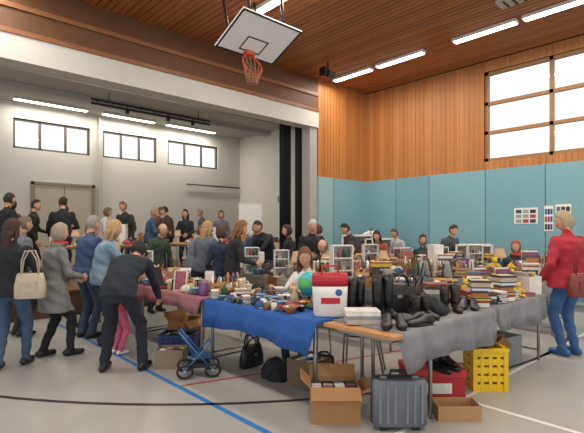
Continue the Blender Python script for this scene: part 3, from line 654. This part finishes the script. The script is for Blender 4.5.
def mk_tin():
    m=MB()
    for i,(x,y,h) in enumerate(((-.04,-.03,.12),(.05,-.02,.09),(0,.05,.15))): m.lathe((x,y,0),[(.037,0),(.037,h*.85),(.04,h*.85),(.04,h),(.008,h+.002),(.012,h+.02)],mat(rc_(),.35,.2),14,False)
    return m,'storage_tins'
def mk_carton():
    m=MB(); c=mat(random.choice(['#a87c50','#b08a5e','#8a6a48','#d8d4cc']),.85,0,.1,8); w,d,h,t=.2,.17,random.uniform(.12,.2),.005
    m.b(-w/2,w/2,-d/2,d/2,0,t,c); m.b(-w/2,w/2,-d/2,-d/2+t,t,h,c);m.b(-w/2,w/2,d/2-t,d/2,t,h,c);m.b(-w/2,-w/2+t,-d/2+t,d/2-t,t,h,c);m.b(w/2-t,w/2,-d/2+t,d/2-t,t,h,c)
    m.box((0,d/2+.02,h+.025),(w,t,.06),c,rx=-.7)
    for i in range(9): m.box((-w*.3+w*.3*(i%3),-d*.3+d*.3*(i//3),h*.8),(w*.22,d*.2,h*random.uniform(.4,.75)),mat(rc_(),.6),random.uniform(-.3,.3),random.uniform(-.25,.25))
    return m,'filled_carton'
def mk_crate():
    m=MB(); c=mat('#b8905c',.8,0,.2,12); w,d,h=.21,.17,.15
    for z in (.02,.07,.125):
        for e in (-1,1): m.box((0,e*d/2,z),(w,.008,.038),c); m.box((e*w/2,0,z),(.008,d,.038),c)
    m.box((0,0,.004),(w,d,.008),c)
    for a in (-1,1):
        for b in (-1,1): m.box((a*(w/2-.012),b*(d/2-.012),h/2),(.016,.016,h),c)
    for i in range(6): m.lathe((-.06+.06*(i%3),-.035+.07*(i//3),.01),[(.022,0),(.026,.06),(.012,.12),(.014,.19+.02*(i%2))],mat(rc_(),.3),8)
    return m,'wooden_crate'
def mk_shelf():
    m=MB(); c=mat('#dedcd6',.5,0,.03); w,d,h=.22,.14,.42
    for e in (-1,1): m.box((e*w/2,0,h/2),(.012,d,h),c)
    for k in range(4):
        z=.006+k*(h-.012)/3; m.box((0,0,z),(w,d,.012),c)
        if k<3:
            for j in range(4): hh=random.uniform(.04,.1); m.lathe((-.075+.05*j,-.01,z+.006),[(.015,0),(.02,hh*.4),(.01,hh*.8),(.013,hh)],mat(rc_(),.4),8)
    m.box((0,d/2,h/2),(w,.006,h),c); return m,'display_shelf'
def mk_flatpics():
    m=MB()
    for i in range(4):
        c=mat(rc_(),.5,0,.5,14); m.box((0,-.05+i*.03,.13+.01*i),(.2,.008,.25+.02*i),c,rx=-.15); m.box((0,-.055+i*.03,.13+.01*i),(.15,.004,.19),mat(rc_(),.5,0,.6,20),rx=-.15)
    return m,'record_albums'
MAKERS=[mk_vase,mk_bottle,mk_jug,mk_mugs,mk_plates,mk_bowl,mk_books,mk_books,mk_bookrow,mk_bookrow,mk_frame,mk_teddy,mk_car,mk_shoes,mk_bag,mk_clothes,mk_boxes,mk_boxes,mk_basket,mk_lamp,mk_candle,mk_clock,mk_radio,mk_horse,mk_tin,mk_carton,mk_carton,mk_carton,mk_crate,mk_crate,mk_pile,mk_pile,mk_shelf,mk_flatpics]
LIB=[]
for r in range(3):
    for f in MAKERS:
        mb,n=f(); LIB.append((mb.mesh(n),n,f))
def fill(x0,x1,y0,y1,z,cell=.22,face=0,skip=.03,only=None,avoid=(),s0=.85,s1=1.1):
    nx=max(1,int((x1-x0-.02)/cell)); ny=max(1,int((y1-y0-.02)/cell)); lib=[l for l in LIB if (only is None or l[2] in only)]
    for i in range(nx):
        for j in range(ny):
            if random.random()<skip: continue
            x=x0+.02+(x1-x0-.04)*(i+.5)/nx+random.uniform(-.015,.015); y=y0+.02+(y1-y0-.04)*(j+.5)/ny+random.uniform(-.015,.015)
            if any(a<x<b and c<y<d for a,b,c,d in avoid): continue
            me,n,f=random.choice(lib); place(me,n,(x,y,z),face+random.uniform(-.35,.35)+(pi/2 if random.random()<.2 else 0),0,random.uniform(s0,s1))
FC=-rad(42.8)
low=[mk_bowl,mk_books,mk_plates,mk_car,mk_mugs,mk_clothes,mk_boxes,mk_tin,mk_pile]
fill(2.62,3.36,2.86,4.22,TZ,.125,FC,.03,[mk_bowl,mk_car,mk_car,mk_mugs,mk_plates,mk_tin,mk_candle,mk_horse,mk_books,mk_pile,mk_vase],avoid=((3.02,3.36,2.9,3.3),),s0=.5,s1=.85)
fill(2.6,3.34,4.28,5.9,TZ,.165,FC,.02,low+[mk_bookrow,mk_frame,mk_jug,mk_carton,mk_crate],s0=.75,s1=1)
fill(2.6,3.34,5.95,7.5,TZ,.2,FC)
for a in ((4.62,5.36,3.2,5.0),(4.62,5.36,5.05,7.0),(6.35,7.1,3.3,5.2),(6.35,7.1,5.25,7.3),(6.95,8.0,2.1,2.85),(7.75,8.4,3.3,5.0),(7.75,8.4,5.05,7.0),(9.4,10.1,1,2.9),(9.4,10.1,2.95,4.8),(9.4,10.1,4.85,6.7),(4.5,6.3,7.6,8.25),(6.5,8.3,7.6,8.25)):
    fill(*a,TZ,.18,FC,.02,s0=.8,s1=1.35 if a[0]>4.5 else 1.15)
for a in ST: fill(*a,SZ+.752,.24,FC,.08)

def cbox(name,loc,w,d,h,rz,flaps=True,col='#a87c50',fillc=False):
    m=MB(); c=mat(col,.85,0,.1,8); t=.006
    m.b(-w/2,w/2,-d/2,d/2,0,t,c)
    m.b(-w/2,w/2,-d/2,-d/2+t,t,h,c);m.b(-w/2,w/2,d/2-t,d/2,t,h,c);m.b(-w/2,-w/2+t,-d/2+t,d/2-t,t,h,c);m.b(w/2-t,w/2,-d/2+t,d/2-t,t,h,c)
    if flaps:
        k=.4*d
        m.box((0,-d/2-k*.35,h-k*.3),(w,t,k),c,rx=-.9+pi); m.box((0,d/2+k*.3,h+k*.38),(w,t,k),c,rx=-.7)
        m.box((-w/2-k*.33,0,h+k*.3),(t,d,k),c,ry=-.8); m.box((w/2+k*.35,0,h-k*.25),(t,d,k),c,ry=-2.2)
    if fillc:
        for i in range(16):
            x=-w/2+.05+(w-.1)*(i%4)/3; y=-d/2+.05+(d-.1)*(i//4)/3; cc=mat(rc_(),.6); m.box((x,y,h*.75),(w*.2,d*.18,h*.3),cc,random.uniform(-.3,.3),random.uniform(-.2,.2))
    return m.obj(name,loc,rz)
m=MB(); rd=plastic('#b01c30'); wt=mat('#dedcd8',.5,0,.04)
def bagring(z,w,d,k=.5): return [(w/2*math.copysign(abs(cos(a))**k,cos(a)),d/2*math.copysign(abs(sin(a))**k,sin(a)),z) for a in [2*pi*j/24 for j in range(24)]]
m.loft([bagring(0,.26,.14),bagring(.02,.28,.15),bagring(.2,.30,.15),bagring(.26,.305,.145)],wt); m.loft([bagring(.261,.308,.148),bagring(.33,.31,.13),bagring(.37,.30,.10)],rd)
for e in (-1,1): m.tube([(-.08,e*.05,.34),(-.06,e*.05,.43),(.06,e*.05,.43),(.08,e*.05,.34)],.006,rd,6)
m.box((0,-.078,.14),(.16,.004,.05),rd); m.ell((.07,-.076,.21),(.03,.004,.03),plastic('#3a5a9a'))
m.obj('shopping_bag',(2.87,2.62,TZ),FC)
def item(f,loc,rz=FC,sc_=1,**k):
    mb,n=f(**k); return place(mb.mesh(n),n,loc,rz,0,sc_)
m=MB()
for i,(c,h) in enumerate((('#b8b4aa',.035),('#8a8c90',.03),('#d8d6d0',.04))): m.box((random.uniform(-.01,.01),0,[.0175,.05,.085][i]),(.27,.19,h),mat(c,.5,0,.4,12))
m.obj('board_game_boxes',(2.86,2.27,.76),FC,.002)
item(mk_shoes,(2.9,1.99,TZ),2.2,1.05,col='#17171a'); item(mk_shoes,(3.12,1.93,TZ),1.2,1.0,col='#17171a'); item(mk_boots,(3.18,2.27,TZ),2.5,1.0,h=.30,col='#141416')
item(mk_boots,(3.38,2.02,TZ),2.6,.95,h=.14,col='#1d1a1a'); item(mk_boots,(3.10,2.5-.03,TZ),2.9,1.0,h=.27,col='#17181b')
item(mk_bag,(3.48,2.34,TZ),FC,1.35,col='#121215'); item(mk_pile,(3.62,2.05,TZ),.3,1.2,col='#2a2c30'); item(mk_bag,(3.78,2.34,TZ),.2,1.2,col='#2c2422')
item(mk_boots,(3.84,2.02,TZ),2.2,.95,h=.2,col='#2a2220'); item(mk_boxes,(4.06,2.3,TZ),FC,1.1); item(mk_shoes,(4.1,1.98,TZ),2.0,1.0,col='#3a3c44'); item(mk_pile,(3.55,2.2,TZ+.0),2,.8,col='#1a1a1e')
item(mk_bag,(3.08,2.78,TZ),.1,1.15,col='#1e1f24')
fill(4.2,5.68,1.84,2.48,TZ,.18,FC,.0,[mk_boxes,mk_books,mk_bookrow,mk_frame,mk_clothes,mk_boxes,mk_radio,mk_pile,mk_carton,mk_flatpics,mk_teddy,mk_bag,mk_shoes],s0=.8,s1=1.1)
m=MB(); gm=bpy.data.materials.new('globe_map'); gm.use_nodes=True; nt=gm.node_tree; b=nt.nodes['Principled BSDF']; b.inputs['Roughness'].default_value=.35
no=nt.nodes.new('ShaderNodeTexNoise'); no.inputs['Scale'].default_value=9; rp=nt.nodes.new('ShaderNodeValToRGB'); rp.color_ramp.elements[0].position=.48; rp.color_ramp.elements[0].color=lin('#2fa8b0'); rp.color_ramp.elements[1].position=.54; rp.color_ramp.elements[1].color=lin('#5cb858')
tc=nt.nodes.new('ShaderNodeTexCoord'); nt.links.new(tc.outputs['Object'],no.inputs['Vector']); nt.links.new(no.outputs['Fac'],rp.inputs[0]); nt.links.new(rp.outputs[0],b.inputs['Base Color'])
m.ell((0,0,.2),(.12,.12,.12),gm,24); m.lathe((0,0,0),[(.08,0),(.08,.012),(.015,.03),(.012,.07)],plastic('#222222')); m.tube([(.135*cos(a),0,.2+.135*sin(a)) for a in [rad(-85+i*17) for i in range(11)]],.006,metalm('#c8b070'),6); m.obj('globe',(3.2,3.2,TZ),FC)
cbox('cardboard_box',(2.70,2.42,0),.38,.28,.28,FC,True,fillc=True)
m=MB(); cs=mat('#6c7078',.45,.2,.1,40); cd=plastic('#1e2024')
m.loft([bagring(.03,.38,.15,.4),bagring(.045,.41,.17,.4),bagring(.36,.41,.17,.4),bagring(.38,.38,.15,.4)],cs)
m.loft([bagring(.025,.39,.02,.3),bagring(.045,.425,.03,.3),bagring(.36,.425,.03,.3),bagring(.39,.39,.02,.3)],cd)
for q in (-.155,-.1,-.045,.045,.1,.155): m.box((q,-.086,.205),(.02,.012,.29),mat('#7c8088',.45,.2))
for q in (-.12,.12): m.box((q,0,.385),(.05,.05,.02),metalm()); m.box((q,-.04,.015),(.05,.04,.03),cd)
m.tube([(-.07,0,.38),(-.06,0,.43),(.06,0,.43),(.07,0,.38)],.013,cd,8); m.box((0,0,.388),(.18,.04,.012),cd); m.obj('hard_shell_suitcase',(2.92,1.96,0),FC,.003)
def crate(name,loc,w,d,h,rz,col):
    m=MB(); c=plastic(col); t=.012; m.b(-w/2,w/2,-d/2,d/2,0,t,c)
    n=5
    for lv in range(n):
        z0=t+(h-t)*lv/n; z1=z0+(h-t)/n*.72
        m.b(-w/2,w/2,-d/2,-d/2+t,z0,z1,c);m.b(-w/2,w/2,d/2-t,d/2,z0,z1,c);m.b(-w/2,-w/2+t,-d/2,d/2,z0,z1,c);m.b(w/2-t,w/2,-d/2,d/2,z0,z1,c)
    for e in (-1,1):
        for f in (-1,1): m.box((e*(w/2-.012),f*(d/2-.012),h/2),(.04,.04,h),c)
        m.box((e*(w/2),0,h-.015),(.03,d+.02,.03),c); m.box((0,e*(d/2),h-.015),(w+.02,.03,.03),c)
        for q in (-.25,0,.25): m.box((q*w,e*(d/2-.006),h/2),(.03,.016,h),c)
        for q in (-.2,.2): m.box((e*(w/2-.006),q*d,h/2),(.016,.03,h),c)
    for i in range(8): m.box((random.uniform(-.28,.28)*w,random.uniform(-.28,.28)*d,h*.5),(w*.35,d*.35,h*.8),mat(random.choice(['#c8a028','#8a7a40','#a89a70']),.6),random.uniform(-.4,.4))
    return m.obj(name,loc,rz)
crate('yellow_plastic_crate',(4.27,1.90,0),.31,.24,.40,FC,'#e4be14')
crate('blue_plastic_crate',(2.75,5.0,0),.42,.32,.24,FC,'#22386a')
m=MB(); rr=mat('#a8242c',.6,0,.05); w,d,h=.5,.34,.28
m.b(-w/2,w/2,-d/2,d/2,0,.25,rr); m.b(-w/2-.006,w/2+.006,-d/2-.006,d/2+.006,.22,.28,mat('#c03038',.6)); m.box((0,-d/2-.002,.12),(.26,.004,.09),mat('#e0dcd4',.6)); m.obj('red_storage_box',(3.70,2.14,0),FC,.004)
item(mk_boots,(3.64,1.99,.281),2.9,1.0,h=.14,col='#131315'); item(mk_shoes,(3.82,2.08,.281),2.4,.9,col='#1c1a1c')
cbox('cardboard_box',(3.42,1.76,0),.34,.2,.12,FC,False,'#b08a5e')
cbox('book_carton',(2.40,4.55,0),.30,.24,.2,FC,False,'#8a7a68',True)
cbox('cardboard_box',(3.1,5.45,0),.4,.3,.3,.3,True); cbox('cardboard_box',(4.95,2.2,0),.4,.3,.3,.2,True,fillc=True); cbox('cardboard_box',(5.4,2.2,0),.3,.3,.28,-.2,False,'#8a8c90')
item(mk_bag,(3.1,2.9,0),FC,1.35,col='#141518'); item(mk_pile,(3.0,3.5,0),.4,1.8,col='#22242c'); item(mk_bag,(3.05,3.95,0),.1,1.3,col='#1c1d22'); item(mk_bag,(5.6,3.0,0),.2,1.5,col='#1c2230')
cbox('cardboard_box',(3.12,3.1,0),.36,.3,.26,.1,False,'#6a5a48',True)
m=MB(); fr=plastic('#3a6a9a'); wh=plastic('#1c1c1e'); gy=plastic('#9aa0a4')
for x in (-.15,.15):
    for y in (-.17,.17):
        m.tube([(x,y+.09*cos(a),.09+.075*sin(a)) for a in [i*pi/9 for i in range(18)]],.016,wh,6,True)
        for i in range(6): a=i*pi/3; m.tube([(x,y,.09),(x,y+.07*cos(a),.09+.07*sin(a))],.005,gy,4)
        m.tube([(x-.02,y,.09),(x+.02,y,.09)],.018,gy,8)
for y in (-.17,.17): m.tube([(-.15,y,.09),(.15,y,.09)],.009,fr)
for x in (-.13,.13):
    m.tube([(x,-.17,.09),(x,.05,.34),(x,.24,.58)],.011,fr); m.tube([(x,.17,.09),(x,-.02,.30),(x,-.14,.42)],.011,fr)
m.tube([(-.13,.24,.58),(.13,.24,.58)],.014,wh)
m.box((0,-.03,.25),(.25,.24,.02),cloth('#2c4a78'),rx=.1); m.box((0,.12,.38),(.25,.02,.26),cloth('#2c4a78'),rx=-.5); m.box((0,0,.14),(.22,.26,.05),cloth('#30343c')); m.tube([(-.13,-.14,.42),(.13,-.14,.42)],.012,fr)
o=m.obj('doll_stroller',(2.46,4.08,0),rad(60)); o.scale=(.82,.82,.82)
def chair(loc,rz,c='#3a4a5a'):
    m=MB(); s=plastic(c)
    m.loft([[( .2*math.copysign(abs(cos(a))**.5,cos(a)),.2*math.copysign(abs(sin(a))**.5,sin(a)),z) for a in [2*pi*j/20 for j in range(20)]] for z in (.415,.435)],s)
    m.box((0,-.2,.72),(.38,.02,.24),s,rx=.12)
    for e in (-1,1): m.tube([(e*.18,.2,0),(e*.18,.18,.42),(e*.18,-.16,.42),(e*.18,-.22,.84)],.011,steel); m.tube([(e*.18,-.22,0),(e*.18,-.14,.42)],.011,steel)
    m.obj('stacking_chair',loc,rz,.003)
chair((3.80,3.79,0),rad(200)-pi/2); chair((8.76,3.30,0),rad(190)-pi/2); chair((5.76,4.76,0),rad(205)-pi/2); chair((5.81,5.36,0),rad(190)-pi/2); chair((3.9,4.9,0),1.2,'#7a4a28'); chair((3.75,2.95,0),.6,'#2a2c30'); chair((8.9,5.35,.0),rad(215)-pi/2)
m=MB()
for e in (-.6,.6): m.tube([(e,-.22,0),(e,.22,0)],.014,steel); m.tube([(e,0,0),(e,0,1.55)],.014,steel)
m.tube([(-.65,0,1.55),(.65,0,1.55)],.014,steel)
for i in range(13):
    x=-.54+.09*i; c=cloth(rc_()); L=random.uniform(.6,.85); m.tube([(x,0,1.55),(x,0,1.49)],.004,steel,5)
    m.loft([[(x+.02*cos(a),.05*sin(a),1.48) for a in [j*pi/6 for j in range(12)]],[(x+.03*cos(a),.2*sin(a),1.42) for a in [j*pi/6 for j in range(12)]],[(x+.035*cos(a),.21*sin(a),1.2) for a in [j*pi/6 for j in range(12)]],[(x+.04*cos(a)+.01*sin(3*a),.2*sin(a),1.48-L) for a in [j*pi/6 for j in range(12)]]],c)
m.obj('clothes_rack',(9.7,7.35,0),rad(35))
item(mk_shelf,(8.72,7.0,0),rad(-60),3.3); item(mk_shelf,(9.0,6.55,0),rad(-60),3.1); item(mk_shelf,(8.75,4.1,0),rad(-70),2.9)
mb,n=mk_bag(w=.3,h=.26,d=.12,col='#b4a894',strap=.24); place(mb.mesh('shoulder_bag'),'shoulder_bag',(1.20,5.36,.78),rad(-30))
mb,n=mk_bag(w=.36,h=.26,d=.12,col='#7a3430',strap=.42); place(mb.mesh('shoulder_bag'),'shoulder_bag',(5.93,1.50,.74),FC)
m=MB(); m.box((0,0,1.35),(.7,.03,.95),mat('#dcdcd8',.5)); m.box((0,-.02,1.35),(.64,.01,.85),mat('#f0f0ee',.6))
for e in (-1,1): m.tube([(e*.2,0,1.0),(e*.32,-.05,0)],.014,steel)
m.tube([(0,.02,1.2),(0,.4,0)],.014,steel); m.obj('flip_chart',(8.0,10.4,SZ),FC)
def poster(y,z,w,h,c1,c2,seed):
    m=MB(); x=XR-.05; m.b(x-.008,x-.001,y-w/2,y+w/2,z-h/2,z+h/2,mat('#e4e4e0',.6,0,.03)); r=random.Random(seed)
    for i in range(3):
        for j in range(3): m.b(x-.011,x-.008,y-w/2+w*(.08+.3*i),y-w/2+w*(.08+.3*i)+w*.24,z-h/2+h*(.06+.3*j),z-h/2+h*(.06+.3*j)+h*.22,mat(r.choice([c1,c2,'#303438','#9a9c9c']),.6))
    m.obj('wall_poster')
poster(3.85,1.82,.5,.36,'#a84a3a','#3a4a5a',1); poster(3.38,1.75,.18,.55,'#3a5a9a','#a83a3a',2); poster(3.1,1.82,.3,.46,'#2a2c30','#6a6c70',3)
m=MB(); m.box((0,0,0),(.02,.36,.2),plastic('#2a8a4a')); m.box((-.012,0,0),(.004,.2,.1),plastic('#f0f0f0')); m.obj('emergency_exit_sign',(XS-.012,12.0,2.6))
m=MB(); m.b(XR+3,XR+60,-60,60,-.4,-.3,mat('#6a7260',.9)); m.b(-60,XR+60,YB+3,YB+60,-.4,-.3,mat('#6a7260',.9)); m.obj('ground_outside')

w=bpy.data.worlds.new('World'); sc.world=w; w.use_nodes=True; bg=w.node_tree.nodes['Background']; bg.inputs[0].default_value=(.97,.985,1,1); bg.inputs[1].default_value=1.3
c=bpy.data.cameras.new('camera'); co=bpy.data.objects.new('camera',c); sc.collection.objects.link(co); sc.camera=co
co.location=(0,0,1.5); co.rotation_euler=(rad(90),0,rad(-42.8)); c.sensor_width=36; c.clip_start=.05; c.clip_end=300
c.lens=36*450/584; c.shift_y=13.5/584
sc.view_settings.view_transform='Standard'; sc.view_settings.exposure=0
print('objects',len(bpy.data.objects))
